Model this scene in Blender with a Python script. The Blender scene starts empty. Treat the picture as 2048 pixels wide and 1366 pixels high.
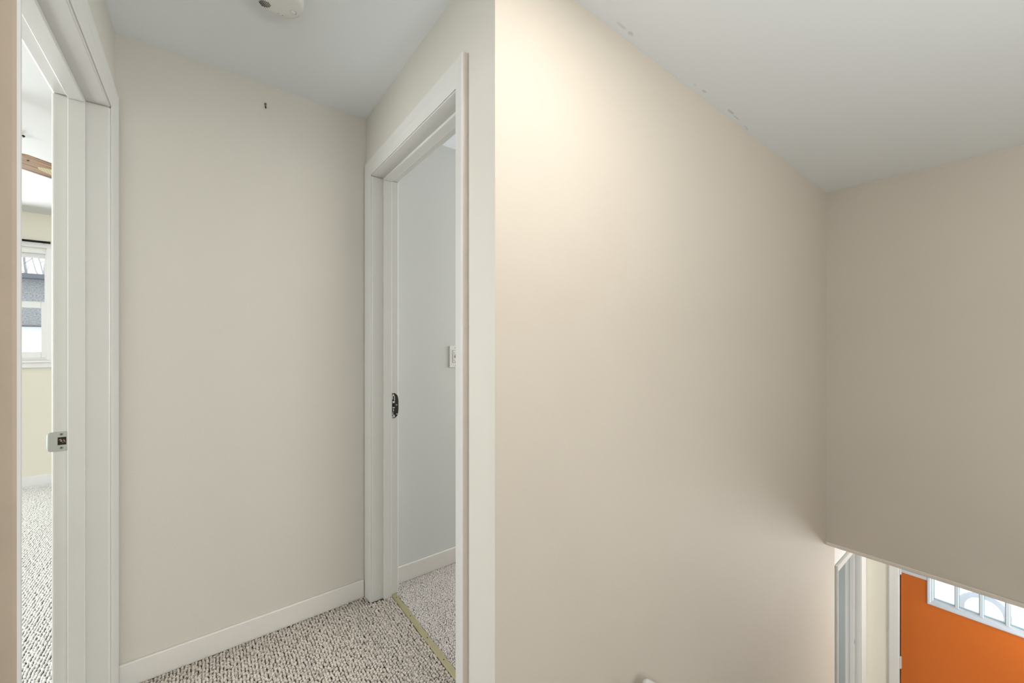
import bpy, bmesh, math, random
import numpy as np
from mathutils import Vector, Matrix

random.seed(4)
rng = np.random.default_rng(4)
SC = bpy.context.scene
COL = SC.collection

# ------------------------------------------------------------------ camera
EYE = 1.23
YAW = math.radians(37.785)
cam_d = bpy.data.cameras.new('camera')
cam = bpy.data.objects.new('camera', cam_d)
COL.objects.link(cam)
cam.location = (0, 0, EYE)
cam.rotation_euler = (math.pi / 2, 0, -YAW)
cam_d.sensor_width = 36
cam_d.lens = 795.67 * 36 / 2048
cam_d.shift_y = 6.55 / 2048
cam_d.clip_start = 0.02
cam_d.clip_end = 300
SC.camera = cam

# ------------------------------------------------------------------ sky, exposure
SC.view_settings.view_transform = 'Standard'
SC.view_settings.look = 'None'
SC.view_settings.gamma = 1
SC.view_settings.use_curve_mapping = False
SC.view_settings.exposure = -0.14
world = bpy.data.worlds.new('overcast_sky')
SC.world = world
world.use_nodes = True
bg = world.node_tree.nodes['Background']
bg.inputs[0].default_value = (0.93, 0.96, 1.0, 1)
bg.inputs[1].default_value = 2.0

# ------------------------------------------------------------------ lights
def area(name, loc, look, sx, sy, power, colour, shape='RECTANGLE', spread=180):
    d = bpy.data.lights.new(name, 'AREA')
    d.shape = shape
    d.size = sx
    d.size_y = sy
    d.energy = power
    d.color = colour
    d.spread = math.radians(spread)
    o = bpy.data.objects.new(name, d)
    COL.objects.link(o)
    o.location = loc
    v = Vector(look) - Vector(loc)
    o.rotation_euler = v.to_track_quat('-Z', 'Y').to_euler()
    return o

DAY = (0.95, 0.98, 1.0)
NEUT = (1.0, 0.98, 0.95)
WARM = (1.0, 0.93, 0.87)
COOL = (0.90, 0.96, 1.0)
# flush lamp on the landing ceiling, above the head of the stairs
area('landing_ceiling_lamp', (0.72, 0.27, 2.325), (0.72, 0.27, 0), 0.16, 0.16, 11.5, WARM, 'DISK')
# added soft fill from behind the landing, no window known there
area('landing_fill', (1.9, -2.4, 1.30), (1.7, 2.0, 1.30), 2.2, 1.6, 15, NEUT)
area('hall_end_fill', (0.2, -2.4, 1.15), (0.2, 2.0, 1.30), 0.8, 1.4, 15, NEUT)  # added fill to lift the hall end wall and ceiling
# added unseen fill facing up, bounced off the ceiling
area('loft_up_fill', (0.9, -1.2, 1.35), (0.9, -1.2, 3), 0.35, 0.35, 30, COOL, 'DISK')
area('landing_side_fill', (-0.2, -1.7, 1.40), (3.0, -1.2, 1.40), 0.8, 1.1, 13, COOL)  # added side fill for the wall over the stairs
# left bedroom: an added side fill, then daylight from its window
area('bedroom_side_fill', (-2.3, 2.0, 1.45), (1.0, 1.7, 1.0), 1.3, 1.3, 76, DAY)
area('bedroom_window_light', (-1.6, 5.1, 1.5), (-1.2, 1.0, 0.9), 0.9, 1.0, 44, DAY)
# added fill at the unseen end of the small carpeted room
area('small_room_fill', (2.9, 1.5, 1.4), (0.5, 1.5, 1.05), 0.7, 1.1, 34, DAY)
# added light beside the orange door, brightens the lower stair wall
area('entry_fill', (4.72, -0.50, -0.80), (2.9, 0.89, -0.5), 0.36, 0.44, 28, DAY)
area('lower_hall_fill', (2.6, -2.35, -1.3), (4.4, 0.5, -1.2), 1.6, 1.2, 80, NEUT)  # added unseen fill for the orange door and lower hall
area('lower_room_fill', (3.9, 2.45, -1.2), (4.4, 1.0, -1.4), 0.8, 1.0, 22, DAY)  # added to brighten the grey room behind the lower doorway

# ------------------------------------------------------------------ measures
ZC = 2.3389                      # hall ceiling
X0, X1 = -0.249, 0.6306          # hall side walls
Y1 = 1.9834                      # hall end wall
Y2 = 0.8893                      # long stair wall
X3 = 3.5868                      # wall over the foot of the stairs
ZH = -0.226                      # its lower edge
X4 = 4.79                        # entry wall
ZL = -2.5                        # lower floor
XB0 = -0.383                     # bedroom side of the left wall
X1B = 0.7645                     # far side of the right wall
YW = 5.262                       # bedroom window wall
ZB = 2.372                       # bedroom ceiling
ZT = 2.035                       # door heads upstairs

# ------------------------------------------------------------------ materials
def mat(name, colour, rough=0.6, metal=0.0, bump=0.0, bscale=300.0, var=0.0, vscale=3.0, spec=0.5, coat=0.0):
    m = bpy.data.materials.new(name)
    m.use_nodes = True
    nt = m.node_tree
    b = nt.nodes['Principled BSDF']
    b.inputs['Base Color'].default_value = (*colour, 1)
    b.inputs['Roughness'].default_value = rough
    b.inputs['Metallic'].default_value = metal
    b.inputs['Specular IOR Level'].default_value = spec
    b.inputs['Coat Weight'].default_value = coat
    tc = nt.nodes.new('ShaderNodeTexCoord')
    if bump:
        n = nt.nodes.new('ShaderNodeTexNoise')
        n.inputs['Scale'].default_value = bscale
        n.inputs['Detail'].default_value = 3
        bp = nt.nodes.new('ShaderNodeBump')
        bp.inputs['Strength'].default_value = bump
        bp.inputs['Distance'].default_value = 0.002
        nt.links.new(tc.outputs['Object'], n.inputs['Vector'])
        nt.links.new(n.outputs['Fac'], bp.inputs['Height'])
        nt.links.new(bp.outputs['Normal'], b.inputs['Normal'])
    if var:
        n2 = nt.nodes.new('ShaderNodeTexNoise')
        n2.inputs['Scale'].default_value = vscale
        n2.inputs['Detail'].default_value = 4
        mx = nt.nodes.new('ShaderNodeMix')
        mx.data_type = 'RGBA'
        mx.inputs['A'].default_value = (*[c * (1 - var) for c in colour], 1)
        mx.inputs['B'].default_value = (*[min(1, c * (1 + var)) for c in colour], 1)
        nt.links.new(tc.outputs['Object'], n2.inputs['Vector'])
        nt.links.new(n2.outputs['Fac'], mx.inputs['Factor'])
        nt.links.new(mx.outputs['Result'], b.inputs['Base Color'])
    return m

M = {}
M['hall'] = mat('hall_paint', (0.625, 0.602, 0.545), 0.55, bump=0.12, bscale=220, var=0.02)
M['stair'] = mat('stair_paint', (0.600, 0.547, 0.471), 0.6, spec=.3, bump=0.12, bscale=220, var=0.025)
M['closet'] = mat('grey_paint', (0.62, 0.635, 0.625), 0.55, bump=0.1, bscale=220, var=0.02)
M['cream'] = mat('cream_paint', (0.86, 0.835, 0.73), 0.6, bump=0.1, bscale=220)
M['white'] = mat('white_gloss', (0.635, 0.633, 0.608), 0.35, bump=0.05, bscale=60, var=0.02, vscale=8)
M['edge'] = mat('tan_edge', (0.46, 0.385, 0.305), 0.45, bump=0.2, bscale=40, var=0.10, vscale=14)
M['base'] = mat('baseboard_white', (0.73, 0.705, 0.67), 0.4, bump=0.08, bscale=50, var=0.03, vscale=9)
M['vinyl'] = mat('window_vinyl', (0.90, 0.91, 0.92), 0.35)
M['snow'] = mat('snow', (0.84, 0.86, 0.90), 0.9, bump=0.4, bscale=2, var=0.10, vscale=5)
M['black'] = mat('black_metal', (0.012, 0.012, 0.012), 0.4, 0.6)
M['dark'] = mat('dark_recess', (0.018, 0.014, 0.012), 0.9)
M['nickel'] = mat('satin_nickel', (0.42, 0.44, 0.43), 0.38, 0.85)
M['screw'] = mat('screw_steel', (0.30, 0.29, 0.26), 0.35, 0.9)
M['oldplate'] = mat('worn_black_plate', (0.03, 0.03, 0.028), 0.45, 0.5, bump=0.6, bscale=150)
M['chip'] = mat('chipped_paint', (0.62, 0.62, 0.58), 0.6)
M['splinter'] = mat('raw_splinter_wood', (0.42, 0.30, 0.22), 0.8)
M['plastic'] = mat('white_plastic', (0.78, 0.78, 0.76), 0.35)
M['brass'] = mat('brass_hook', (0.30, 0.17, 0.06), 0.4, 0.8)
M['orange'] = mat('orange_paint', (0.57, 0.136, 0.016), 0.42, bump=0.06, bscale=150)
M['bark'] = mat('bark', (0.42, 0.39, 0.38), 0.9, bump=0.5, bscale=30)
M['siding'] = mat('grey_siding', (0.34, 0.335, 0.335), 0.8, bump=0.8, bscale=9, var=0.75, vscale=22)
M['roofing'] = mat('dark_roofing', (0.16, 0.165, 0.18), 0.8)
M['wreath'] = mat('pale_wreath', (0.86, 0.90, 0.93), 0.9, bump=0.8, bscale=60)
nt_ = M['wreath'].node_tree
tl_ = nt_.nodes.new('ShaderNodeBsdfTranslucent')
tl_.inputs[0].default_value = (0.88, 0.92, 0.95, 1)
ms_ = nt_.nodes.new('ShaderNodeMixShader')
ms_.inputs[0].default_value = 0.75
nt_.links.new(nt_.nodes['Principled BSDF'].outputs[0], ms_.inputs[1])
nt_.links.new(tl_.outputs[0], ms_.inputs[2])
nt_.links.new(ms_.outputs[0], nt_.nodes['Material Output'].inputs[0])
M['tread'] = mat('stair_carpet', (0.50, 0.45, 0.39), 0.95, bump=0.6, bscale=120)


def glass_mat():
    m = bpy.data.materials.new('window_glass')
    m.use_nodes = True
    nt = m.node_tree
    nt.nodes.clear()
    out = nt.nodes.new('ShaderNodeOutputMaterial')
    tr = nt.nodes.new('ShaderNodeBsdfTransparent')
    tr.inputs[0].default_value = (0.95, 0.98, 0.98, 1)
    gl = nt.nodes.new('ShaderNodeBsdfGlossy')
    gl.inputs['Roughness'].default_value = 0.02
    fr = nt.nodes.new('ShaderNodeFresnel')
    fr.inputs[0].default_value = 1.35
    mx = nt.nodes.new('ShaderNodeMixShader')
    nt.links.new(fr.outputs[0], mx.inputs[0])
    nt.links.new(tr.outputs[0], mx.inputs[1])
    nt.links.new(gl.outputs[0], mx.inputs[2])
    nt.links.new(mx.outputs[0], out.inputs[0])
    return m


M['glass'] = glass_mat()


def strip_mat():
    """satin brass carpet strip, brushed along its length"""
    m = mat('olive_brass', (0.40, 0.355, 0.215), 0.42, 0.35)
    nt = m.node_tree
    b = nt.nodes['Principled BSDF']
    tc = nt.nodes.new('ShaderNodeTexCoord')
    mp = nt.nodes.new('ShaderNodeMapping')
    mp.inputs['Scale'].default_value = (900, 12, 900)
    n = nt.nodes.new('ShaderNodeTexNoise')
    n.inputs['Scale'].default_value = 1
    bp = nt.nodes.new('ShaderNodeBump')
    bp.inputs['Strength'].default_value = 0.25
    bp.inputs['Distance'].default_value = 0.001
    nt.links.new(tc.outputs['Object'], mp.inputs[0])
    nt.links.new(mp.outputs[0], n.inputs['Vector'])
    nt.links.new(n.outputs['Fac'], bp.inputs['Height'])
    nt.links.new(bp.outputs[0], b.inputs['Normal'])
    return m


M['strip'] = strip_mat()


def ceiling_mat():
    """flat white ceiling paint with the few scuffs left beside the stair wall"""
    m = mat('ceiling_paint', (0.81, 0.845, 0.865), 0.7, bump=0.08, bscale=180)
    nt = m.node_tree
    b = nt.nodes['Principled BSDF']
    tc = nt.nodes.new('ShaderNodeTexCoord')
    wob = nt.nodes.new('ShaderNodeTexNoise')
    wob.inputs['Scale'].default_value = 55
    wob.inputs['Detail'].default_value = 4
    nt.links.new(tc.outputs['Object'], wob.inputs['Vector'])
    last = None
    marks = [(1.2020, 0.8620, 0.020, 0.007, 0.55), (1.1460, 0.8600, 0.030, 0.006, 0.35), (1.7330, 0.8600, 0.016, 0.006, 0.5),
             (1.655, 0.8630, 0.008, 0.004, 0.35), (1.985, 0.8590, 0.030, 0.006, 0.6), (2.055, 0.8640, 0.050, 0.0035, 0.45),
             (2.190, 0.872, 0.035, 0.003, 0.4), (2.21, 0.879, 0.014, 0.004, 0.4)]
    for (x, y, rx, ry, amt) in marks:
        mp = nt.nodes.new('ShaderNodeMapping')
        mp.vector_type = 'POINT'
        mp.inputs['Location'].default_value = (-x / rx, -y / ry, 0)
        mp.inputs['Scale'].default_value = (1 / rx, 1 / ry, 0)
        ln = nt.nodes.new('ShaderNodeVectorMath')
        ln.operation = 'LENGTH'
        nt.links.new(tc.outputs['Object'], mp.inputs[0])
        nt.links.new(mp.outputs[0], ln.inputs[0])
        ad = nt.nodes.new('ShaderNodeMath')
        ad.operation = 'MULTIPLY_ADD'
        ad.inputs[1].default_value = 1.6
        nt.links.new(wob.outputs['Fac'], ad.inputs[0])
        nt.links.new(ln.outputs['Value'], ad.inputs[2])
        mr = nt.nodes.new('ShaderNodeMapRange')
        mr.inputs['From Min'].default_value = 1.9
        mr.inputs['From Max'].default_value = 1.45
        mr.inputs['To Min'].default_value = 0
        mr.inputs['To Max'].default_value = amt * .6
        nt.links.new(ad.outputs[0], mr.inputs[0])
        if last is None:
            last = mr.outputs[0]
        else:
            mxm = nt.nodes.new('ShaderNodeMath')
            mxm.operation = 'MAXIMUM'
            nt.links.new(last, mxm.inputs[0])
            nt.links.new(mr.outputs[0], mxm.inputs[1])
            last = mxm.outputs[0]
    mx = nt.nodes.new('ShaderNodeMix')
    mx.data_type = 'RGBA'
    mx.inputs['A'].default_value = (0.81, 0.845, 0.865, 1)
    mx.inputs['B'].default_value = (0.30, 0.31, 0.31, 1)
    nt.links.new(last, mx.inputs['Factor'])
    nt.links.new(mx.outputs['Result'], b.inputs['Base Color'])
    return m


M['ceiling'] = ceiling_mat()
M['ceiling_bed'] = mat('bedroom_ceiling_paint', (0.72, 0.74, 0.74), 0.7, bump=0.05)


def yarn_mat(name, light, mid, dark, scale, lo, hi):
    """flecked yarn: the fleck colour wanders along the yarn"""
    m = mat(name, light, 0.95, spec=0.15, bump=0.7, bscale=900)
    nt = m.node_tree
    b = nt.nodes['Principled BSDF']
    tc = nt.nodes.new('ShaderNodeTexCoord')
    n = nt.nodes.new('ShaderNodeTexNoise')
    n.inputs['Scale'].default_value = scale
    n.inputs['Detail'].default_value = 5
    n.inputs['Roughness'].default_value = 0.7
    cr = nt.nodes.new('ShaderNodeValToRGB')
    cr.color_ramp.elements[0].position = lo
    cr.color_ramp.elements[0].color = (*dark, 1)
    cr.color_ramp.elements[1].position = hi
    cr.color_ramp.elements[1].color = (*light, 1)
    e = cr.color_ramp.elements.new((lo + hi) / 2)
    e.color = (*mid, 1)
    nt.links.new(tc.outputs['Object'], n.inputs['Vector'])
    nt.links.new(n.outputs['Fac'], cr.inputs[0])
    nt.links.new(cr.outputs[0], b.inputs['Base Color'])
    return m


M['yarn'] = yarn_mat('berber_yarn', (0.62, 0.565, 0.50), (0.49, 0.44, 0.385), (0.15, 0.125, 0.10), 150, 0.37, 0.55)
M['yarn_lit'] = yarn_mat('lit_berber_yarn', (0.86, 0.85, 0.83), (0.78, 0.77, 0.75), (0.30, 0.28, 0.26), 130, 0.30, 0.50)  # paler berber yarn, the bedroom window's glare put into its colour
M['yarn_small'] = yarn_mat('grey_pile_yarn', (0.86, 0.80, 0.76), (0.68, 0.63, 0.595), (0.14, 0.12, 0.11), 260, 0.38, 0.57)
M['backing'] = mat('carpet_backing', (0.16, 0.135, 0.115), 0.95)
M['subfloor'] = mat('lower_carpet', (0.52, 0.47, 0.41), 0.95, bump=0.5, bscale=120)


def wood_mat():
    m = mat('fan_oak', (0.42, 0.25, 0.14), 0.45)
    nt = m.node_tree
    b = nt.nodes['Principled BSDF']
    tc = nt.nodes.new('ShaderNodeTexCoord')
    mp = nt.nodes.new('ShaderNodeMapping')
    mp.inputs['Scale'].default_value = (4, 110, 20)
    n = nt.nodes.new('ShaderNodeTexNoise')
    n.inputs['Scale'].default_value = 1
    n.inputs['Detail'].default_value = 5
    cr = nt.nodes.new('ShaderNodeValToRGB')
    cr.color_ramp.elements[0].position = 0.38
    cr.color_ramp.elements[0].color = (0.16, 0.085, 0.045, 1)
    cr.color_ramp.elements[1].position = 0.55
    cr.color_ramp.elements[1].color = (0.50, 0.30, 0.175, 1)
    nt.links.new(tc.outputs['Object'], mp.inputs[0])
    nt.links.new(mp.outputs[0], n.inputs['Vector'])
    nt.links.new(n.outputs['Fac'], cr.inputs[0])
    nt.links.new(cr.outputs[0], b.inputs['Base Color'])
    return m


M['oak'] = wood_mat()


def cane_mat():
    m = mat('woven_cane', (0.75, 0.68, 0.45), 0.6)
    nt = m.node_tree
    b = nt.nodes['Principled BSDF']
    tc = nt.nodes.new('ShaderNodeTexCoord')
    ck = nt.nodes.new('ShaderNodeTexChecker')
    ck.inputs['Scale'].default_value = 160
    ck.inputs['Color1'].default_value = (0.78, 0.72, 0.50, 1)
    ck.inputs['Color2'].default_value = (0.60, 0.52, 0.32, 1)
    nt.links.new(tc.outputs['Object'], ck.inputs['Vector'])
    nt.links.new(ck.outputs[0], b.inputs['Base Color'])
    return m


M['cane'] = cane_mat()


# ------------------------------------------------------------------ mesh helpers
class MB:
    def __init__(self):
        self.v, self.f = [], []

    def add(self, vs, fs):
        k = len(self.v)
        self.v += [tuple(p) for p in vs]
        self.f += [tuple(i + k for i in q) for q in fs]
        return self

    def box(self, a, b):
        x0, y0, z0 = [min(p, q) for p, q in zip(a, b)]
        x1, y1, z1 = [max(p, q) for p, q in zip(a, b)]
        vs = [(x0, y0, z0), (x1, y0, z0), (x1, y1, z0), (x0, y1, z0), (x0, y0, z1), (x1, y0, z1), (x1, y1, z1), (x0, y1, z1)]
        fs = [(0, 3, 2, 1), (4, 5, 6, 7), (0, 1, 5, 4), (1, 2, 6, 5), (2, 3, 7, 6), (3, 0, 4, 7)]
        return self.add(vs, fs)

    def loft(self, rings, caps=True):
        """rings: equal-length closed loops of points, joined in order"""
        n = len(rings[0])
        vs = [p for r in rings for p in r]
        fs = []
        for j in range(len(rings) - 1):
            for i in range(n):
                fs.append((j * n + i, j * n + (i + 1) % n, (j + 1) * n + (i + 1) % n, (j + 1) * n + i))
        if caps:
            fs.append(tuple(range(n))[::-1])
            fs.append(tuple((len(rings) - 1) * n + i for i in range(n)))
        return self.add(vs, fs)

    def lathe(self, prof, c=(0, 0, 0), axis='z', n=32):
        """prof: list of (radius, height)"""
        rings = []
        for r, h in prof:
            ring = []
            for i in range(n):
                a = 2 * math.pi * i / n
                p = (r * math.cos(a), r * math.sin(a), h)
                if axis == 'y':
                    p = (p[0], p[2], p[1])
                if axis == 'x':
                    p = (p[2], p[0], p[1])
                ring.append((p[0] + c[0], p[1] + c[1], p[2] + c[2]))
            rings.append(ring)
        return self.loft(rings)

    def tube(self, pts, r, n=10):
        pts = [Vector(p) for p in pts]
        rs = r if isinstance(r, (list, tuple)) else [r] * len(pts)
        rings = []
        for i, p in enumerate(pts):
            t = (pts[min(i + 1, len(pts) - 1)] - pts[max(i - 1, 0)]).normalized()
            up = Vector((0, 0, 1)) if abs(t.z) < 0.9 else Vector((1, 0, 0))
            a = t.cross(up).normalized()
            b = t.cross(a)
            rings.append([p + rs[i] * (math.cos(2 * math.pi * k / n) * a + math.sin(2 * math.pi * k / n) * b) for k in range(n)])
        return self.loft(rings)

    def build(self, name, m, parent=None, smooth=False, bevel=0.0, seg=2):
        me = bpy.data.meshes.new(name)
        me.from_pydata(self.v, [], self.f)
        bm = bmesh.new()
        bm.from_mesh(me)
        bmesh.ops.recalc_face_normals(bm, faces=bm.faces)
        bm.to_mesh(me)
        bm.free()
        me.materials.append(m)
        o = bpy.data.objects.new(name, me)
        COL.objects.link(o)
        if parent is not None:
            o.parent = parent
        if smooth:
            for p in me.polygons:
                p.use_smooth = True
        if bevel:
            md = o.modifiers.new('bevel', 'BEVEL')
            md.width = bevel
            md.segments = seg
            md.limit_method = 'ANGLE'
            md.angle_limit = math.radians(40)
        return o


def box(a, b):
    return MB().box(a, b)


def structure(o, label=None):
    o['kind'] = 'structure'
    if label:
        o['label'] = label
    return o


def empty(name, loc=(0, 0, 0)):
    o = bpy.data.objects.new(name, None)
    COL.objects.link(o)
    o.location = loc
    o.empty_display_size = 0.05
    return o


def tag(o, label, cat, group=None):
    o['label'] = label
    o['category'] = cat
    if group:
        o['group'] = group
    return o


def hang(o, root):
    """parent o to root, keeping o where it is in the world"""
    o.parent = root
    o.matrix_parent_inverse = Matrix.Translation(root.location).inverted()
    return o


# ------------------------------------------------------------------ setting: walls
ZTOP = 2.46
w = MB()
NJ1, FJ1 = 1.041, 1.897           # left door opening (jamb faces)
w.box((XB0, -2.5, 0), (X0, NJ1 - .018, ZTOP))
w.box((XB0, FJ1 + .018, 0), (X0, Y1 + .11, ZTOP))
w.box((XB0, NJ1 - .018, ZT + .018), (X0, FJ1 + .018, ZTOP))
structure(w.build('wall_left', M['hall']), 'beige hall wall on the left around the bedroom doorway')

structure(box((X0, Y1, 0), (X1 - .0005, Y1 + .11, ZTOP)).build('wall_back', M['hall']), 'beige end wall of the narrow hall')
structure(box((X1, Y1, 0), (3.0, Y1 + .11, ZTOP)).build('wall_closet', M['closet']), 'grey wall seen through the right doorway')

NJ2, FJ2 = 1.103, 1.903           # right door opening
w = MB()
w.box((X1, Y2 + .0005, 0), (X1B, NJ2 - .018, ZTOP))
w.box((X1, FJ2 + .018, 0), (X1B, Y1, ZTOP))
w.box((X1, NJ2 - .018, ZT + .018), (X1B, FJ2 + .018, ZTOP))
structure(w.build('wall_right', M['hall']), 'beige hall wall on the right around the doorway, ending at the stair corner')

D3A, D3B, D3T = 3.885, 4.60, -.53  # lower doorway in the stair wall
w = MB()
w.box((X1 + .0005, Y2, ZL), (3.800, Y2 + .112, ZTOP))
structure(w.build('wall_stair', M['stair']), 'long warm beige wall running down beside the stairs')
M['pale'] = mat('pale_lower_paint', (0.74, 0.73, 0.69), 0.5, bump=.1, bscale=220)
w = MB()
YP = Y2 + .0015
w.box((3.800, YP, ZL), (D3A - .018, Y2 + .112, ZTOP))
w.box((D3A - .018, YP, D3T + .018), (D3B + .018, Y2 + .112, ZTOP))
w.box((D3B + .018, YP, ZL), (X4 + .13, Y2 + .112, ZTOP))
structure(w.build('wall_foot', M['pale']), 'pale wall around the lower doorway past the stair wall')
structure(box((X3, -2.5, ZH), (X3 + .115, Y2, ZTOP)).build('wall_end', M['stair']), 'beige wall hanging over the foot of the stairs')
# pale corner bead along its lower edge
t = MB()
prof = [(0, 0), (-.004, .001), (-.006, .005), (-.006, .021), (-.003, .026), (0, .027)]
t.loft([[(X3 + a, y, ZH - .002 + b * s) for a, b in prof] for y, s in ((Y2 - .001, .85), (-2.4, 1.35))])
M['bead'] = mat('bead_paint', (0.74, 0.67, 0.60), 0.5, bump=.3, bscale=60, var=.06, vscale=20)
structure(t.build('trim_1', M['bead'], smooth=False), 'pale bead along the lower edge of the wall over the stairs')

# entry wall with the opening for the orange door
DYA, DYB, DZT = .672, -.250, -.462
w = MB()
w.box((X4, DYA + .018, ZL), (X4 + .13, 2.6, -.1))
w.box((X4, -2.5, ZL), (X4 + .13, DYB - .018, -.1))
w.box((X4, DYB - .018, DZT + .018), (X4 + .13, DYA + .018, -.1))
structure(w.build('wall_entry', M['cream']), 'cream wall beside the orange entry door')

structure(box((-2.6, -2.62, ZL), (X4 + .13, -2.5, ZTOP)).build('wall_front', M['stair']))
structure(box((.53, -2.5, ZL), (.645, Y2, -.02)).build('wall_under_landing', M['stair']))
structure(box((.645, -.30, ZL), (3.40, -.20, 0.0)).build('wall_stair_side', M['stair']))
structure(box((-2.52, -.1, 0), (-2.4, YW, ZTOP)).build('wall_bedroom_side', M['cream']))
structure(box((-2.52, -.1, 0), (XB0, 0, ZTOP)).build('wall_bedroom_front', M['cream']))
structure(box((.9, Y1 + .11, 0), (1.0, YW, ZTOP)).build('wall_bedroom_right', M['cream']))
structure(box((3.0, Y2 + .112, 0), (3.1, Y1 + .11, ZTOP)).build('wall_closet_end', M['closet']))

# bedroom window wall with its opening
WXA, WXB, WZA, WZB = -1.98, -1.085, 1.095, 2.075
w = MB()
w.box((-2.52, YW, 0), (WXA, YW + .14, ZTOP))
w.box((WXB, YW, 0), (1.0, YW + .14, ZTOP))
w.box((WXA, YW, 0), (WXB, YW + .14, WZA))
w.box((WXA, YW, WZB), (WXB, YW + .14, ZTOP))
structure(w.build('wall_bedroom_back', M['cream']), 'cream bedroom wall around the window')

# lower room behind the stair wall
M['grey_room'] = mat('lower_room_grey', (0.50, 0.52, 0.50), 0.6)
w = MB()
w.box((3.3, 2.5, ZL), (X4 + .13, 2.6, -.1))
w.box((3.2, Y2 + .112, ZL), (3.3, 2.6, -.1))
w.box((X4 - .02, Y2 + .113, ZL), (X4 - .001, 2.5, ZH))
structure(w.build('wall_lower_room', M['grey_room']))

# ------------------------------------------------------------------ ceilings and floors
structure(box((XB0, -2.5, ZC), (X3 + .12, Y1, ZTOP + .05)).build('ceiling', M['ceiling']), 'flat white ceiling over hall and stairs')
w = MB()
w.box((-2.5, -.05, ZB), (XB0 + .01, YW + .05, ZTOP + .05))
w.box((XB0, Y1 + .09, ZB), (.95, YW + .05, ZTOP + .05))
structure(w.build('ceiling_bedroom', M['ceiling_bed']))
w = MB()
w.box((X3 + .1, -2.5, ZH), (X4 + .13, Y2, -.05))
w.box((3.2, Y2 + .11, ZH), (X4 + .13, 2.6, -.05))
structure(w.build('ceiling_lower', M['ceiling_bed']))

w = MB()
w.box((X0, -2.5, ZH), (X1 + .015, Y1, -.006))
w.box((X1, NJ2 - .01, ZH), (.737, FJ2 + .01, -.006))
w.box((XB0, NJ1 - .01, ZH), (X0, FJ1 + .01, -.006))
structure(w.build('floor', M['backing']), 'hall floor under the berber carpet')
structure(box((.737, Y2 + .1, ZH), (3.0, Y1, -.006)).build('floor_closet', M['backing']))
w = MB()
w.box((-2.5, -.05, ZH), (XB0, YW, -.006))
w.box((XB0, Y1 + .11, ZH), (.95, YW, -.006))
structure(w.build('floor_bedroom', M['backing']))
structure(box((.645, -2.5, ZH), (X3, -.20, 0)).build('floor_loft', M['subfloor']))
structure(box((.53, -2.5, ZL - .1), (X4 + .13, 2.6, ZL)).build('floor_lower', M['subfloor']))
w = MB()
for i in range(12):
    w.box((.645 + i * .229, -.20, ZL), (.645 + (i + 1) * .229, Y2, -.1923 * (i + 1)))
structure(w.build('floor_stairs', M['tread']))

# ------------------------------------------------------------------ baseboards
def baseboard(name, a, b, n, h=.086, t=.012, z=0.0, gap=.0020, label=None):
    """board along a->b (xy), standing off the wall along n"""
    a, b, n = Vector((*a, 0)), Vector((*b, 0)), Vector((*n, 0))
    prof = [(gap, 0), (t, 0), (t, h - .002), (t - .0015, h), (gap, h - .0005)]
    m = MB().loft([[tuple(p + n * q + Vector((0, 0, z + k))) for q, k in prof] for p in (a, b)])
    return structure(m.build(name, M['base']), label)


baseboard('baseboard_back', (X0 + .012, Y1), (X1 - .014, Y1), (0, -1), label='white baseboard along the end wall of the hall')
baseboard('baseboard_closet', (X1B, Y1), (2.99, Y1), (0, -1), label='white baseboard of the grey wall behind the right doorway')
baseboard('baseboard_right', (X1, Y2 + .002), (X1, 1.026), (-1, 0), label='white baseboard at the end of the right hall wall')
baseboard('baseboard_bedroom', (-2.39, YW), (.89, YW), (0, -1), h=.095, label='white baseboard under the bedroom window')
bpy.data.objects['baseboard_bedroom'].data.materials[0] = M['vinyl']
baseboard('baseboard_entry', (X4, .868), (X4, .74), (-1, 0), z=ZL)

# ------------------------------------------------------------------ doorways
def casing_leg(path, name, parent, mats):
    """one mitred casing member; path = two rings of points"""
    return MB().loft(path).build(name, mats, parent)


def prof_pts(th):
    k = th / .021
    return [(0, 0), (0, .0025), (.003, .004), (.030, .0095 * k + .002), (.054, .0185 * k), (.060, .0205 * k), (.0655, .0205 * k), (.069, .0175 * k), (.070, .013 * k), (.070, 0)]


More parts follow.
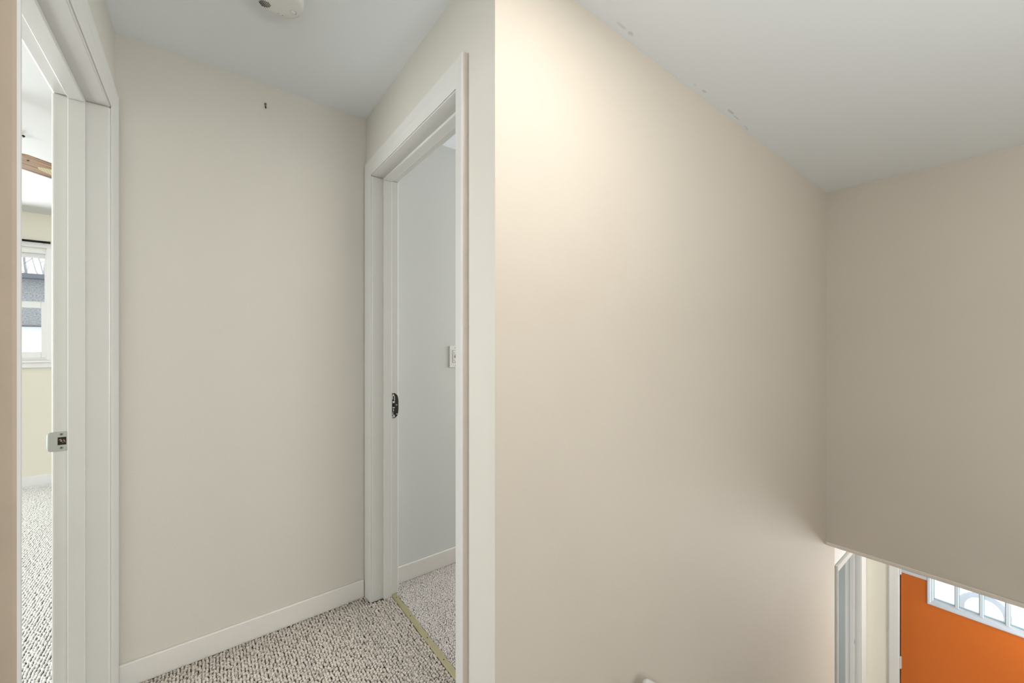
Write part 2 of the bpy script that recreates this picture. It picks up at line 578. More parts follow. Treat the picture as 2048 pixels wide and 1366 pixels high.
def doorway(name, frame, front, depth, a, b, zt, z0, tha, thb, stop, edge_mat=None, both=False):
    """frame(u, p, z) -> world: u along the wall, p out of the wall face, z up.
    a/b: jamb faces; front: wall face p=0; depth: wall thickness; stop = (p0, p1)"""
    root = structure(empty(name, frame(a, 0, z0)))

    def P(m, nm, mt, **k):
        o = m.build(nm, mt, None, **k)
        return hang(o, root)
    R = .003
    pa, pb = prof_pts(tha), prof_pts(thb)
    near = P(MB().loft([[frame(a - R - q, p, z0) for q, p in pa], [frame(a - R - q, p, zt + R + q) for q, p in pa]]), 'casing', M['white'])
    far = P(MB().loft([[frame(b + R + q, p, z0) for q, p in pb], [frame(b + R + q, p, zt + R + q) for q, p in pb]]), 'casing', M['white'])
    P(MB().loft([[frame(a - R - q, p, zt + R + q) for q, p in pa], [frame(b + R + q, p, zt + R + q) for q, p in pb]]), 'casing', M['white'])
    if both:
        pc = prof_pts(.016)
        for sg, e in ((-1, a), (1, b)):
            P(MB().loft([[frame(e + sg * (R + q), -depth - p, z0) for q, p in pc], [frame(e + sg * (R + q), -depth - p, zt + R + q) for q, p in pc]]), 'casing', M['white'])
        P(MB().loft([[frame(a - R - q, -depth - p, zt + R + q) for q, p in pc], [frame(b + R + q, -depth - p, zt + R + q) for q, p in pc]]), 'casing', M['white'])
    # jambs
    for (u0, u1, zz0, zz1) in ((a - .018, a, z0, zt), (b, b + .018, z0, zt), (a - .018, b + .018, zt, zt + .018)):
        P(box(frame(u0, .0, zz0), frame(u1, -depth, zz1)), 'jamb', M['white'], bevel=.006, seg=3)
    s0, s1 = stop
    ST = .011
    for (u0, u1, zz0, zz1) in ((a, a + ST, z0, zt - ST), (b - ST, b, z0, zt - ST), (a, b, zt - ST, zt)):
        P(box(frame(u0, -s0, zz0), frame(u1, -s1, zz1)), 'door_stop', M['white'], bevel=.002)
    return root, near, far


def f_left(u, p, z):
    return (X0 + p, u, z)


def f_right(u, p, z):
    return (X1 - p, u, z)


def f_stair(u, p, z):
    return (u, Y2 - p, z)


d1, near1, far1 = doorway('door_1', f_left, X0, X0 - XB0, NJ1, FJ1, ZT, 0, .021, .0125, (.058, .097))
d1['label'] = 'white door frame on the left opening to the bright bedroom'
d2, near2, far2 = doorway('door_2', f_right, X1, X1B - X1, NJ2, FJ2, ZT, 0, .021, .011, (.056, .095))
d2['label'] = 'white door frame on the right with an empty doorway'
d3, near3, far3 = doorway('door_3', f_stair, Y2, .112, D3A, D3B, D3T, ZL, .018, .021, (.046, .074))
d3['label'] = 'white door frame at the foot of the stairs beside the cream wall'

# the right door's near casing is pinkish tan on its outer edge
M['pink_edge'] = mat('pinkish_tan_edge', (0.60, 0.53, 0.475), 0.4, bump=.15, bscale=60, var=.08, vscale=20)
near2.data.materials.append(M['pink_edge'])
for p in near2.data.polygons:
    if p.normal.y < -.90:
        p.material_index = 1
# the near casing of the left door is tan on the edge facing the stairs
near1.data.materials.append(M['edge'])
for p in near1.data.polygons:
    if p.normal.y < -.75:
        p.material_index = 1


def slot_screw(name, c, axis_r, parent, out, r=.0042):
    """small countersunk screw head whose face looks along out (unit vector)"""
    out = Vector(out)
    up = Vector((0, 0, 1))
    a = out.cross(up).normalized()
    rings = []
    for rr, h in ((r, 0), (r, .0008), (r * .8, .0013), (r * .15, .0010)):
        rings.append([tuple(Vector(c) + out * h + rr * (math.cos(t) * a + math.sin(t) * up)) for t in np.linspace(0, 2 * math.pi, 16, endpoint=False)])
    o = MB().loft(rings).build(name, M['screw'])
    o.parent = parent
    m = MB()
    for d1_, d2_ in ((a, up), (up, a)):
        q = [Vector(c) + out * .0014 + d1_ * sx * r * .62 + d2_ * sy * r * .13 for sx, sy in ((-1, -1), (1, -1), (1, 1), (-1, 1))]
        m.loft([[tuple(v) for v in q], [tuple(v + out * .0002) for v in q]])
    s = m.build('screw_slot', M['dark'])
    s.parent = parent
    return o


# --- strike plate of the left door: satin plate with a latch hole and a curled lip
yf = FJ1 - .0012
PX0, PX1, PZ0, PZ1 = -.3835, -.3460, .8895, .9515
HX0, HX1, HZ0, HZ1 = -.3690, -.3500, .9085, .9335
m = MB()
outer = [(PX0, PZ0), (PX1 - .002, PZ0), (PX1, PZ0 + .002), (PX1, PZ1 - .002), (PX1 - .002, PZ1), (PX0, PZ1)]
# four slabs round the hole, then the curled lip
m.box((PX0, yf, PZ0), (PX1, FJ1 + .0003, HZ0))
m.box((PX0, yf, HZ1), (PX1, FJ1 + .0003, PZ1))
m.box((PX0, yf, HZ0), (HX0, FJ1 + .0003, HZ1))
m.box((HX1, yf, HZ0), (PX1, FJ1 + .0003, HZ1))
rings = []
for k in range(9):
    s = k / 8
    a = s * 1.2
    x = PX0 - .012 * math.sin(a)
    y = yf + .010 * (1 - math.cos(a))
    q = .0305 * math.sqrt(max(0, 1 - (s * .96) ** 2)) + .0005
    zc = (PZ0 + PZ1) / 2
    rings.append([(x, y, zc - q), (x - .0004, y + .0012, zc - q), (x - .0004, y + .0012, zc + q), (x, y, zc + q)])
m.loft(rings)
sp1 = hang(m.build('strike_plate', M['nickel']), d1)
sp1['label'] = 'satin metal strike plate with curled lip'
rc = MB()
rc.box((HX0, FJ1 - .0006, HZ0), (HX1, FJ1 + .0002, HZ1))
hole = rc.build('latch_hole', M['dark'])
hole.parent = sp1
sp = MB()
for (x, z, w_, h_, r_) in ((-.3635, .9255, .006, .003, .5), (-.3610, .9215, .004, .006, -.3), (-.3550, .9225, .003, .005, .7), (-.3535, .9180, .002, .004, .2), (-.3575, .9165, .003, .002, 1.0)):
    c, s_ = math.cos(r_), math.sin(r_)
    q = [(x + c * i * w_ / 2 - s_ * j * h_ / 2, z + s_ * i * w_ / 2 + c * j * h_ / 2) for i, j in ((-1, -.6), (1, -1), (.7, 1), (-.8, .7))]
    sp.loft([[(p[0], FJ1 - .0007, p[1]) for p in q], [(p[0], FJ1 - .0012, p[1]) for p in q]])
o = sp.build('splinter', M['splinter'])
o.parent = sp1
for z in (.9425, .8995):
    slot_screw('screw', (-.3607, yf, z), None, sp1, (0, -1, 0))

# --- strike of the right door: worn black plate in a chipped mortise
yf2 = FJ2 - .0012
m = MB()
lip = []
for k in range(13):
    s = k / 12
    z = .8700 + .1215 * s
    bulge = .0175 * (max(0, 1 - abs(2 * s - 1) ** 3.2)) ** .5
    lip.append((z, bulge))
xa = .7455
m.box((.7305, yf2 + .0004, .8690), (xa, FJ2 + .0003, .9920))
m.loft([[(xa - .001, yf2 - .0012, z), (xa - .001, FJ2, z), (xa + b, FJ2, z), (xa + b, yf2 - .0004, z)] for z, b in lip])
sp2 = hang(m.build('strike_plate', M['oldplate']), d2)
sp2['label'] = 'worn black strike plate'
ch = MB()
for (x0, x1, z0, z1) in ((.7325, .7415, .9790, .9860), (.7312, .7345, .9625, .9790), (.7405, .7445, .9555, .9780), (.7330, .7435, .9440, .9540), (.7325, .7425, .9190, .9230),
                         (.7355, .7395, .9030, .9170), (.7325, .7360, .8850, .8990), (.7365, .7440, .8740, .8850), (.7310, .7340, .8705, .8800), (.748, .756, .9315, .9340), (.752, .757, .8865, .8895)):
    j = lambda: random.uniform(-.0008, .0008)
    q = [(x0 + j(), z0 + j()), (x1 + j(), z0 + j()), (x1 + j() * 2, z1 + j()), (x0 + j(), z1 + j() * 2)]
    ch.loft([[(a, yf2 - .0010, b) for a, b in q], [(a, yf2 + .0006, b) for a, b in q]])
o = ch.build('paint_chip', M['chip'])
o.parent = sp2
hb = MB()
hb.box((.7335, yf2 - .0018, .9245), (.7440, yf2 + .0004, .9430))
o = hb.build('latch_hole', M['dark'])
o.parent = sp2

# latch hole in the far jamb of the lower doorway
o = box((D3B - .0006, Y2 + .044, -1.445), (D3B + .001, Y2 + .060, -1.405)).build('latch_hole', M['dark'])
hang(o, d3)

# ------------------------------------------------------------------ carpets
def ico(sub):
    bm = bmesh.new()
    bmesh.ops.create_icosphere(bm, subdivisions=sub, radius=1)
    v = np.array([q.co[:] for q in bm.verts], dtype=np.float32)
    f = np.array([[q.index for q in p.verts] for p in bm.faces], dtype=np.int32)
    bm.free()
    return v, f


def pile(name, pts, rx, ry, rz, material, sub=2, tilt=.35, z=0.0):
    v, f = ico(sub)
    n = len(pts)
    ang = rng.normal(0, tilt, n)
    pit = rng.normal(0, .22, n)
    s = rng.uniform(.86, 1.14, (n, 3))
    q = v[None] * (np.array([rx, ry, rz])[None, None] * s[:, None])
    # pitch about x, then turn about z
    c, d = np.cos(pit)[:, None], np.sin(pit)[:, None]
    y, zz = q[..., 1] * c - q[..., 2] * d, q[..., 1] * d + q[..., 2] * c
    c, d = np.cos(ang)[:, None], np.sin(ang)[:, None]
    x, y = q[..., 0] * c - y * d, q[..., 0] * d + y * c
    P = np.stack([x + pts[:, 0:1], y + pts[:, 1:2], zz + z + rng.normal(0, .0007, n)[:, None]], -1).reshape(-1, 3)
    F = (f[None] + (np.arange(n) * len(v))[:, None, None]).reshape(-1, 3)
    me = bpy.data.meshes.new(name)
    me.vertices.add(len(P))
    me.vertices.foreach_set('co', P.astype(np.float32).ravel())
    me.loops.add(F.size)
    me.loops.foreach_set('vertex_index', F.ravel().astype(np.int32))
    me.polygons.add(len(F))
    me.polygons.foreach_set('loop_start', np.arange(0, F.size, 3, dtype=np.int32))
    me.polygons.foreach_set('use_smooth', np.ones(len(F), dtype=bool))
    me.update(calc_edges=True)
    me.validate()
    me.materials.append(material)
    o = bpy.data.objects.new(name, me)
    COL.objects.link(o)
    o['kind'] = 'stuff'
    return o


def rows(xa, xb, ya, yb, sx, sy, jit):
    xs = np.arange(xa + sx / 2, xb, sx)
    out = []
    for i, x in enumerate(xs):
        ys = np.arange(ya + sy / 2 + (sy / 2 if i % 2 else 0), yb - sy / 4, sy)
        out.append(np.stack([np.full(len(ys), x), ys], 1))
    p = np.concatenate(out)
    return p + rng.normal(0, jit, p.shape)


SX, SY = .0108, .0108
hall_pts = np.concatenate([rows(X0 + .006, X1 - .004, .35, Y1 - .014, SX, SY, .0013),
                           rows(X1 - .003, .722, NJ2 + .002, FJ2 - .002, SX, SY, .0013)])
ok = np.ones(len(hall_pts), bool)
for (xa, xb, ya, yb) in ((X1 - .012, X1 + .05, FJ2 + .001, 2.1), (X1 - .027, X1 + .2, .8, NJ2 + .005), (X0 - .1, X0 + .024, .95, NJ1 + .02), (X0 - .1, X0 + .022, FJ1, 2.1),
                         (X1 + .055, X1 + .1, FJ2 - .010, 2.1), (X1 + .050, X1 + .1, 1, NJ2 + .018)):
    ok &= ~((hall_pts[:, 0] > xa) & (hall_pts[:, 0] < xb) & (hall_pts[:, 1] > ya) & (hall_pts[:, 1] < yb))
o = pile('carpet', hall_pts[ok], .0053, .0063, .0060, M['yarn'], 2, .55)
tag(o, 'beige flecked berber loop carpet on the hall floor', 'carpet')

cl = rows(.752, 1.62, Y2 + .116, Y1 - .015, .0058, .0058, .0015)
o = pile('carpet', cl, .0034, .0036, .0052, M['yarn_small'], 1, 1.5)
tag(o, 'grey speckled short pile carpet behind the right doorway', 'carpet')

bp_ = rows(-1.75, XB0 - .001, .9, YW - .016, SX, SY * 1.05, .0012)
ratio = -bp_[:, 0] / bp_[:, 1]
keep = (ratio > .12) & (ratio < .36)
keep &= ~((bp_[:, 0] > XB0 - .024) & (bp_[:, 1] < 2.0))
o = pile('carpet', bp_[keep], .0052, .0062, .0060, M['yarn_lit'], 1, .50)
tag(o, 'sunlit berber loop carpet on the bedroom floor', 'carpet')

# ------------------------------------------------------------------ brass strip in the right doorway
st = empty('threshold_strip', (.739, (NJ2 + FJ2) / 2, 0))
ys = np.linspace(NJ2 + .001, FJ2 - .001, 60)
rings = []
for y in ys:
    wv = .0016 * math.sin(y * 23) + .0012 * math.sin(y * 57 + 1)
    xl, xr = .7262, .7512 + wv
    rings.append([(xl, y, -.004), (xl, y, .0030), (xl + .004, y, .0062), (xr - .005, y, .0066), (xr, y, .0034), (xr, y, -.004)])
o = MB().loft(rings).build('strip', M['strip'])
hang(o, st)
for y in (1.865, 1.70, 1.53, 1.385, 1.245):
    o = MB().lathe([(.0026, 0), (.0026, .0006), (.0014, .0012)], (.7385 + random.uniform(-.001, .002), y, .0063), n=12).build('nail', M['dark'], smooth=True)
    hang(o, st)
tag(st, 'olive brass carpet strip with nails across the right doorway', 'threshold strip')

# ------------------------------------------------------------------ smoke detector
sd = empty('smoke_detector', (.186, 1.435, ZC))
c = (.186, 1.435, ZC)
hang(MB().lathe([(.074, 0), (.0745, -.004), (.073, -.010), (.069, -.012)], c, n=64).build('base', M['plastic'], smooth=True), sd)
cv = hang(MB().lathe([(.069, -.011), (.0715, -.013), (.0715, -.022), (.068, -.030), (.061, -.0335), (.04, -.0345), (.0005, -.035)], c, n=64).build('cover', M['plastic'], smooth=True), sd)
gx, gy = .157 - .186, 1.4735 - 1.435
R_ = Vector((.7903, -.6126))
F_ = Vector((.6126, .7903))
gr = MB()
for i in range(6):
    off = (i - 2.5) * .0052
    half = (.009, .0125, .0140, .0140, .0125, .008)[i]
    cx, cy = .186 + gx + R_.x * off - F_.x * .006, 1.435 + gy + R_.y * off - F_.y * .006
    q = [(cx + R_.x * a * .0011 + F_.x * b, cy + R_.y * a * .0011 + F_.y * b) for a, b in ((-1, -half), (1, -half), (1, half * .85), (-1, half * .85))]
    gr.loft([[(x, y, ZC - .0325) for x, y in q], [(x, y, ZC - .0352) for x, y in q]])
hang(gr.build('grille', M['dark']), sd)
# test button near the rim and two pin holes
bt = MB().lathe([(.0075, -.033), (.0075, -.0352), (.0065, -.0358), (.0005, -.036)], (.2395, 1.4480, ZC), n=24)
bcx, bcy = .2290, 1.4500
bt = MB().lathe([(.0078, -.0315), (.0078, -.0350), (.0066, -.0358), (.0005, -.036)], (bcx, bcy, ZC), n=28)
hang(bt.build('test_button', M['plastic'], smooth=True), sd)
rb = MB()
rings = []
for k in range(22):
    a = -2.6 + k / 21 * 3.6
    rings.append([(bcx + r * math.cos(a), bcy + r * math.sin(a), z) for r, z in ((.0080, ZC - .0310), (.0080, ZC - .0346), (.0089, ZC - .0346), (.0089, ZC - .0310))])
M['seam'] = mat('seam_grey', (0.16, 0.16, 0.15), 0.8)
hang(rb.loft(rings).build('button_seam', M['seam']), sd)
for (x, y) in ((.1915, 1.4835), (.2035, 1.4845)):
    hang(MB().lathe([(.0010, -.030), (.0010, -.0346)], (x, y, ZC), n=10).build('indicator', M['dark']), sd)
tag(sd, 'round white smoke detector on the hall ceiling, cut by the top of the frame', 'smoke detector')

# ------------------------------------------------------------------ picture hook on the end wall
hk = empty('picture_hook', (.2086, Y1, 2.247))
m = MB()
m.lathe([(.0045, -.0026), (.0045, -.0006), (.0045, .0)], (.2083, Y1 - .0005, 2.2545), axis='y', n=16)
m.box((.2062, Y1 - .0024, 2.2430), (.2104, Y1, 2.2540))
m.lathe([(.0004, -.0065), (.0026, -.0058), (.0030, -.004), (.0030, -.0024)], (.2083, Y1, 2.2560), axis='y', n=14)
hang(m.build('plate', M['brass'], smooth=False), hk)
m = MB().tube([(.2086, Y1 - .0018, 2.2440), (.2088, Y1 - .0035, 2.2390), (.2090, Y1 - .0070, 2.2352), (.2092, Y1 - .0105, 2.2362), (.2093, Y1 - .0115, 2.2405)], .0019, 8)
hang(m.build('hook', M['black'], smooth=True), hk)
tag(hk, 'tiny brass and black picture hook high on the end wall', 'hook')

# ------------------------------------------------------------------ outlet on the grey wall
ol = empty('wall_outlet', (1.125, Y1, 1.1625))
OX0, OX1, OZ0, OZ1 = 1.090, 1.160, 1.102, 1.2235
hang(box((OX0, Y1 - .006, OZ0), (OX1, Y1, OZ1)).build('plate', M['plastic'], bevel=.003, seg=3), ol)
IX0, IX1, IZ0, IZ1 = 1.1105, 1.1435, 1.1295, 1.1985
hang(box((IX0 - .0012, Y1 - .0063, IZ0 - .0012), (IX1 + .0012, Y1 - .004, IZ1 + .0012)).build('seam', M['seam']), ol)
ins = hang(box((IX0, Y1 - .0085, IZ0), (IX1, Y1 - .004, IZ1)).build('receptacle', M['plastic'], bevel=.001), ol)
for zc in (1.1835, 1.1425):
    for sl in (box((1.1180, Y1 - .0088, zc - .0042), (1.1196, Y1 - .007, zc + .0042)), box((1.1330, Y1 - .0088, zc - .0034), (1.1346, Y1 - .007, zc + .0034)),
               MB().lathe([(.0024, -.0088), (.0024, -.007)], (1.1263, Y1, zc - .0085), axis='y', n=12)):
        o = sl.build('slot', M['dark'])
        o.parent = ins
for zc in (1.1668, 1.1592):
    o = box((1.1195, Y1 - .0096, zc - .0027), (1.1345, Y1 - .008, zc + .0027)).build('test_button', M['seam'])
    o.parent = ins
for (x, z) in ((1.1265, 1.2135), (1.1265, 1.1125)):
    hang(MB().lathe([(.0026, -.0068), (.0026, -.005)], (x, Y1, z), axis='y', n=14).build('screw', M['screw']), ol)
tag(ol, 'white outlet plate on the grey wall behind the right doorway', 'outlet')

# ------------------------------------------------------------------ orange entry door
DT, DX = -.470, X4 + .022          # door top; inner face
od = structure(empty('door_4', (DX, .664, ZL)))
od['label'] = 'orange entry door with a row of small panes'
LY0, LY1, LZ0, LZ1 = -.085, .504, -.943, -.585
m = MB()
for (a, b, z0, z1) in ((LY1 - .02, .664, ZL + .01, DT), (-.245, LY0 + .02, ZL + .01, DT), (LY0 + .02, LY1 - .02, ZL + .01, LZ0 + .02), (LY0 + .02, LY1 - .02, LZ1 - .02, DT)):
    m.box((DX, a, z0), (DX + .044, b, z1))
hang(m.build('slab', M['orange']), od)
# pale moulded frame round the lite: outer face, step and inner bevel
M['lite'] = mat('lite_frame_white', (0.56, 0.61, 0.66), 0.35)
def rect(y0, y1, z0, z1, x):
    return [(x, y0, z0), (x, y1, z0), (x, y1, z1), (x, y0, z1)]
rings = [rect(LY0, LY1, LZ0, LZ1, DX + .002), rect(LY0, LY1, LZ0, LZ1, DX - .010), rect(LY0 + .006, LY1 - .006, LZ0 + .006, LZ1 - .006, DX - .014),
         rect(LY0 + .016, LY1 - .016, LZ0 + .016, LZ1 - .016, DX - .013), rect(LY0 + .020, LY1 - .020, LZ0 + .020, LZ1 - .020, DX - .006),
         rect(LY0 + .030, LY1 - .030, LZ0 + .034, LZ1 - .034, DX - .004), rect(LY0 + .036, LY1 - .036, LZ0 + .048, LZ1 - .048, DX + .012), rect(LY0 + .036, LY1 - .036, LZ0 + .048, LZ1 - .048, DX + .044)]
lf = hang(MB().loft(rings, caps=False).build('lite_frame', M['lite']), od)
GY0, GY1, GZ0, GZ1 = LY0 + .036, LY1 - .036, LZ0 + .048, LZ1 - .048
pitch = (GY1 - GY0) / 4
for k in (1, 2, 3):
    y = GY0 + pitch * k
    m = MB()
    q = [(DX - .004, -.008), (DX - .004, .008), (DX + .012, .011), (DX + .040, .011), (DX + .040, -.011), (DX + .012, -.011)]
    m.loft([[(x, y + b, GZ0 - .006) for x, b in q], [(x, y + b, GZ1 + .006) for x, b in q]])
    o = m.build('muntin', M['lite'])
    o.parent = lf
M['teal'] = mat('glass_edge_teal', (0.25, 0.50, 0.55), 0.3)
for k in range(4):
    y0, y1 = GY0 + pitch * k + (.011 if k else 0), GY0 + pitch * (k + 1) - (.011 if k < 3 else 0)
    o = box((DX + .020, y0, GZ0), (DX + .024, y1, GZ1)).build('pane', M['glass'])
    o.parent = lf
    g = MB()
    for (a, b, c_, d_) in ((y0, y1, GZ0, GZ0 + .0035), (y0, y0 + .003, GZ0, GZ1), (y1 - .003, y1, GZ0, GZ1)):
        g.box((DX + .016, a, c_), (DX + .0199, b, d_))
    o = g.build('gasket', M['teal'])
    o.parent = lf
# hinges on the left edge
M['hinge'] = mat('painted_hinge', (0.62, 0.60, 0.56), 0.4, 0.3)
for z in (-.72, -1.54, -2.25):
    m = MB()
    m.lathe([(.002, -.055), (.0058, -.052), (.0058, .052), (.002, .055)], (DX - .012, .668, z), n=14)
    m.box((DX - .004, .659, z - .05), (DX + .001, .667, z + .05))
    m.box((DX - .016, .667, z - .05), (DX - .008, .675, z + .05))
    hang(m.build('hinge', M['hinge']), od)
# white strap running from the top hinge towards the panes
hang(box((DX - .006, .505, -.752), (DX + .001, .664, -.715)).build('hinge_strap', M['lite'], bevel=.002), od)
# frame of the entry door: jambs and casing
ef = structure(empty('trim_2', (X4, .7, ZL)))
ef['label'] = 'white casing around the orange entry door'
for (a, b, z0, z1) in ((DYA, DYA + .018, ZL, DZT), (DYB - .018, DYB, ZL, DZT), (DYB - .018, DYA + .018, DZT, DZT + .018)):
    hang(box((X4, a, z0), (X4 + .13, b, z1)).build('jamb', M['white'], bevel=.003), ef)
for (a, b, z0, z1) in ((DYA - .014, DYA, ZL, DZT), (DYB, DYB + .014, ZL, DZT), (DYB, DYA, DZT - .014, DZT)):
    hang(box((DX + .046, a, z0), (DX + .062, b, z1)).build('door_stop', M['white']), ef)
pc = prof_pts(.018)
hang(MB().loft([[(X4 - p, DYA + .005 + q * .9, ZL) for q, p in pc], [(X4 - p, DYA + .005 + q * .9, DZT + .005 + q) for q, p in pc]]).build('casing', M['white']), ef)
hang(MB().loft([[(X4 - p, DYB - .005 - q * .9, ZL) for q, p in pc], [(X4 - p, DYB - .005 - q * .9, DZT + .005 + q) for q, p in pc]]).build('casing', M['white']), ef)
hang(MB().loft([[(X4 - p, DYB - .005 - q * .9, DZT + .005 + q) for q, p in pc], [(X4 - p, DYA + .005 + q * .9, DZT + .005 + q) for q, p in pc]]).build('casing', M['white']), ef)

# ring-shaped wreath hanging outside the panes
wr = empty('wreath', (4.955, .205, -.915))
rings = []
N, n2 = 72, 12
m = MB()
tor = []
for i in range(N + 1):
    a = 2 * math.pi * i / N
    rr = .0205 + .0012 * math.sin(5 * a) + .0005 * math.sin(17 * a + 1)
    tor.append([(4.955 + rr * .8 * math.sin(b), .205 + (.122 + rr * math.cos(b)) * math.cos(a), -.915 + (.122 + rr * math.cos(b)) * math.sin(a)) for b in np.linspace(0, 2 * math.pi, n2, endpoint=False)])
m.loft(tor, caps=False)
hang(m.build('ring', M['wreath'], smooth=True), wr)
hang(box((4.920, .196, -.800), (4.936, .214, -.470)).build('ribbon', M['wreath']), wr)
hang(MB().tube([(4.932, .205, -.800), (4.955, .205, -.800), (4.955, .205, -.78)], .004, 8).build('hook', M['screw']), wr)
tag(wr, 'pale round wreath hanging outside the panes of the orange door', 'wreath')

# ------------------------------------------------------------------ handrail on the stair wall
hr = empty('handrail', (1.262, Y2 - .05, .0))
pts = []
for k in range(6):
    s = k / 5
    pts.append((1.252 + .012 * s, Y2 - .055, .016 - .010 * s))
slope = -.836
base = (1.265, Y2 - .055, .004)
path = [(1.2500, Y2 - .055, .0120), (1.2525, Y2 - .055, .0105), (1.258, Y2 - .055, .0065), (1.268, Y2 - .055, -.002)] + [(1.268 + d, Y2 - .055, -.002 + slope * d) for d in (.05, .4, .8, 1.2, 1.6, 2.0)]
m = MB().tube(path, [.004, .012, .0185, .021] + [.021] * 6, 16)
hang(m.build('rail', M['white'], smooth=True), hr)
for d in (.25, 1.0, 1.75):
    x, z = 1.268 + d, -.002 + slope * d
    hang(MB().tube([(x, Y2, z - .075), (x, Y2 - .03, z - .07), (x, Y2 - .055, z - .045), (x, Y2 - .055, z - .02)], .007, 10).build('bracket', M['screw'], smooth=True), hr)
tag(hr, 'white handrail on the stair wall, only its rounded upper end showing at the bottom edge', 'handrail')

# ------------------------------------------------------------------ bedroom window
wn = structure(empty('window_1', ((WXA + WXB) / 2, YW, WZA)))
wn['label'] = 'white double-hung bedroom window seen through the left doorway'
CW = .048
m = MB()
m.box((WXA - CW, YW - .018, WZB), (WXB + CW, YW, WZB + .042))
m.box((WXA - CW, YW - .018, WZA), (WXA, YW, WZB))
m.box((WXB, YW - .018, WZA), (WXB + CW, YW, WZB))
hang(m.build('casing', M['vinyl'], bevel=.003), wn)
hang(box((WXA - CW, YW - .022, WZA - .064), (WXB + CW, YW, WZA - .020)).build('apron', M['vinyl'], bevel=.003), wn)
hang(box((WXA - CW - .01, YW - .040, WZA - .020), (WXB + CW + .004, YW + .02, WZA)).build('sill', M['vinyl'], bevel=.004), wn)


def rim(x0, x1, z0, z1, y0, y1, l, r, b, t):
    m = MB()
    m.box((x0, y0, z0), (x0 + l, y1, z1))
    m.box((x1 - r, y0, z0), (x1, y1, z1))
    m.box((x0 + l, y0, z0), (x1 - r, y1, z0 + b))
    m.box((x0 + l, y0, z1 - t), (x1 - r, y1, z1))
    return m


hang(rim(WXA, WXB, WZA, WZB, YW + .02, YW + .12, .014, .014, .02, .045).build('window_frame', M['vinyl'], bevel=.002), wn)
us = hang(rim(WXA + .014, WXB - .010, 1.575, WZB - .045, YW + .075, YW + .105, .022, .022, .036, .034).build('upper_sash', M['vinyl'], bevel=.003), wn)
ls = hang(rim(WXA + .014, WXB - .010, WZA + .02, 1.605, YW + .040, YW + .070, .030, .034, .052, .052).build('lower_sash', M['vinyl'], bevel=.003), wn)
for sash, a, b, y in ((us, 1.60, WZB - .075, YW + .088), (ls, WZA + .06, 1.56, YW + .054)):
    o = box((WXA + .04, y, a), (WXB - .034, y + .004, b)).build('pane', M['glass'])
    o.parent = sash

# thin black curtain rod over it
cr = empty('curtain_rod', (-1.5, YW - .05, 2.115))
hang(MB().tube([(-2.10, YW - .055, 2.118), (-1.068, YW - .055, 2.118)], .0095, 14).build('rod', M['black'], smooth=True), cr)
hang(MB().lathe([(.004, -.012), (.011, -.010), (.011, 0.0)], (-1.0565, YW - .055, 2.118), axis='x', n=14).build('end_cap', M['black'], smooth=True), cr)
for x in (-1.10, -2.07):
    hang(MB().tube([(x, YW, 2.118), (x, YW - .05, 2.118)], .006, 8).build('bracket', M['black']), cr)
tag(cr, 'thin black curtain rod over the bedroom window', 'curtain rod')

# ------------------------------------------------------------------ ceiling fan in the bedroom
FZ = 2.10
hub = Vector((-.835, 2.745, FZ))
fan = empty('ceiling_fan', hub)
hang(MB().lathe([(.065, ZB - FZ), (.065, ZB - FZ - .02), (.045, ZB - FZ - .06), (.014, ZB - FZ - .065), (.014, .10), (.06, .095), (.105, .07), (.112, .02), (.10, -.01), (.06, -.03), (.001, -.035)], hub, n=40).build('motor', M['black'], smooth=True), fan)
for k in range(3):
    ang = math.radians(46.5) + k * 2 * math.pi / 3
    rot = Matrix.Translation(hub) @ Matrix.Rotation(ang, 4, 'Z') @ Matrix.Rotation(math.radians(-9), 4, 'X')
    hw = .073
    outl = [(.17, -hw * .8), (.20, -hw), (.58, -hw * 1.02), (.63, -hw * .9), (.655, -hw * .5), (.66, 0), (.655, hw * .5), (.63, hw * .9), (.58, hw * 1.02), (.20, hw), (.17, hw * .8)]
    b = MB().loft([[(x, y, -.003) for x, y in outl], [(x, y, .003) for x, y in outl]]).build('blade', M['oak'], bevel=.001)
    b.parent = fan
    b.matrix_parent_inverse = Matrix.Identity(4)
    b.matrix_basis = Matrix.Translation(-hub) @ rot
    ell = [(.44 + .155 * math.cos(t), .037 * math.sin(t)) for t in np.linspace(0, 2 * math.pi, 40, endpoint=False)]
    ci = MB().loft([[(x, y, -.0042) for x, y in ell], [(x, y, .0042) for x, y in ell]]).build('cane_inset', M['cane'])
    ci.parent = b
    ir = MB().box((.09, -.018, .003), (.235, .018, .008)).build('blade_iron', M['black'])
    ir.parent = b
    for (x, y) in ((.228, -.030), (.228, .030)):
        s = MB().lathe([(.004, -.0046), (.004, -.0028)], (x, y, 0), n=10).build('screw', M['dark'])
        s.parent = b
tag(fan, 'wooden ceiling fan with woven cane insets under the bedroom ceiling', 'ceiling fan')

# small dark rod end near the bedroom ceiling
ho = MB().tube([(-.79, 3.355, ZB), (-.79, 3.355, ZB - .012), (-.765, 3.30, ZB - .020)], .006, 8).build('ceiling_hook', M['black'])
tag(ho, 'short dark hook on the bedroom ceiling above the fan blade', 'hook')

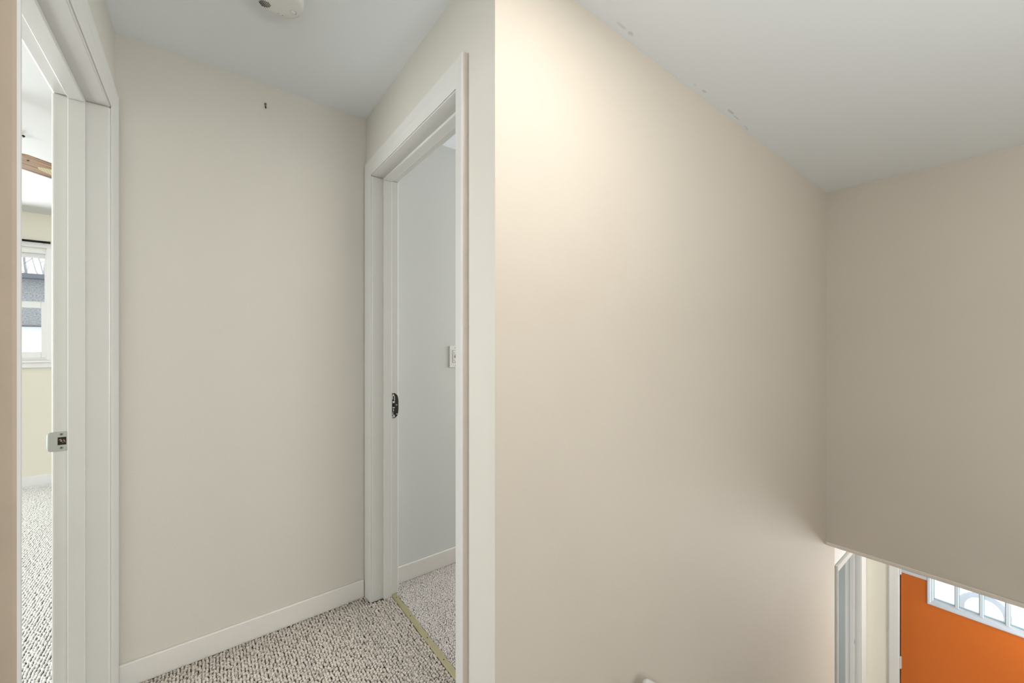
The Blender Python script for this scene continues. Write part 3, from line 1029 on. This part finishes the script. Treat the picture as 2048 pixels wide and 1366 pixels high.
# ------------------------------------------------------------------ outdoors
g = MB()
g.add([(-60, 5.6, -.4), (40, 5.6, -.4), (40, 22, 1.88), (-60, 22, 1.88), (40, 90, 4), (-60, 90, 4)], [(0, 1, 2, 3), (3, 2, 4, 5)])
structure(g.build('ground_back', M['snow']))
structure(MB().add([(5.0, -40, -2.65), (60, -40, -2.65), (60, 40, -2.65), (5.0, 40, -2.65)], [(0, 1, 2, 3)]).build('ground_front', M['snow']))

shed = empty('shed', (-5.2, 22, 1.85))
hang(box((-9.0, 22, 1.6), (-2.6, 25, 3.62)).build('wall', M['siding']), shed)
hang(box((-9.05, 21.97, 1.6), (-2.55, 22.03, 1.93)).build('base', M['roofing']), shed)
m = MB().loft([[(-9.3, 21.6, 3.60), (-9.3, 25.3, 3.60), (-9.3, 25.3, 3.70), (-9.3, 21.6, 3.76)], [(-2.3, 21.6, 3.60), (-2.3, 25.3, 3.60), (-2.3, 25.3, 3.70), (-2.3, 21.6, 3.76)]])
hang(m.build('roof', M['roofing']), shed)
tag(shed, 'grey shed on the snowy slope outside the bedroom window', 'shed')


def tree(x, y, z0, h, seed, label):
    r = random.Random(seed)
    m = MB()

    def limb(p, d, ln, rad, lev):
        pts, q, dd = [p], p.copy(), d.copy()
        for k in range(4):
            dd = (dd + Vector((r.uniform(-.16, .16), r.uniform(-.16, .16), r.uniform(-.03, .12)))).normalized()
            q = q + dd * ln / 4
            pts.append(q.copy())
        m.tube(pts, [rad * (1 - .16 * k) for k in range(5)], 6)
        if lev < 4:
            for k in range(5 if lev == 0 else 4):
                at = pts[r.choice((2, 3, 4))] if lev else pts[min(4, 1 + k)]
                a = r.uniform(0, 6.28)
                nd = (dd * .55 + Vector((math.cos(a), math.sin(a), r.uniform(.1, .6))) * .8).normalized()
                limb(at.copy(), nd, ln * r.uniform(.4, .62), rad * .42, lev + 1)
    limb(Vector((x, y, z0)), Vector((0, 0, 1)), h, .075, 0)
    o = m.build('bare_tree', M['bark'])
    return tag(o, label, 'tree', 'bare trees behind the shed')


for (x, y, z, h, s) in ((-5.9, 27, 2.0, 4.5, 1), (-8.4, 38, 2.3, 6, 2), (-10.6, 52, 2.8, 7.5, 3)):
    tree(x, y, z, h, s, 'bare winter tree behind the grey shed outside')
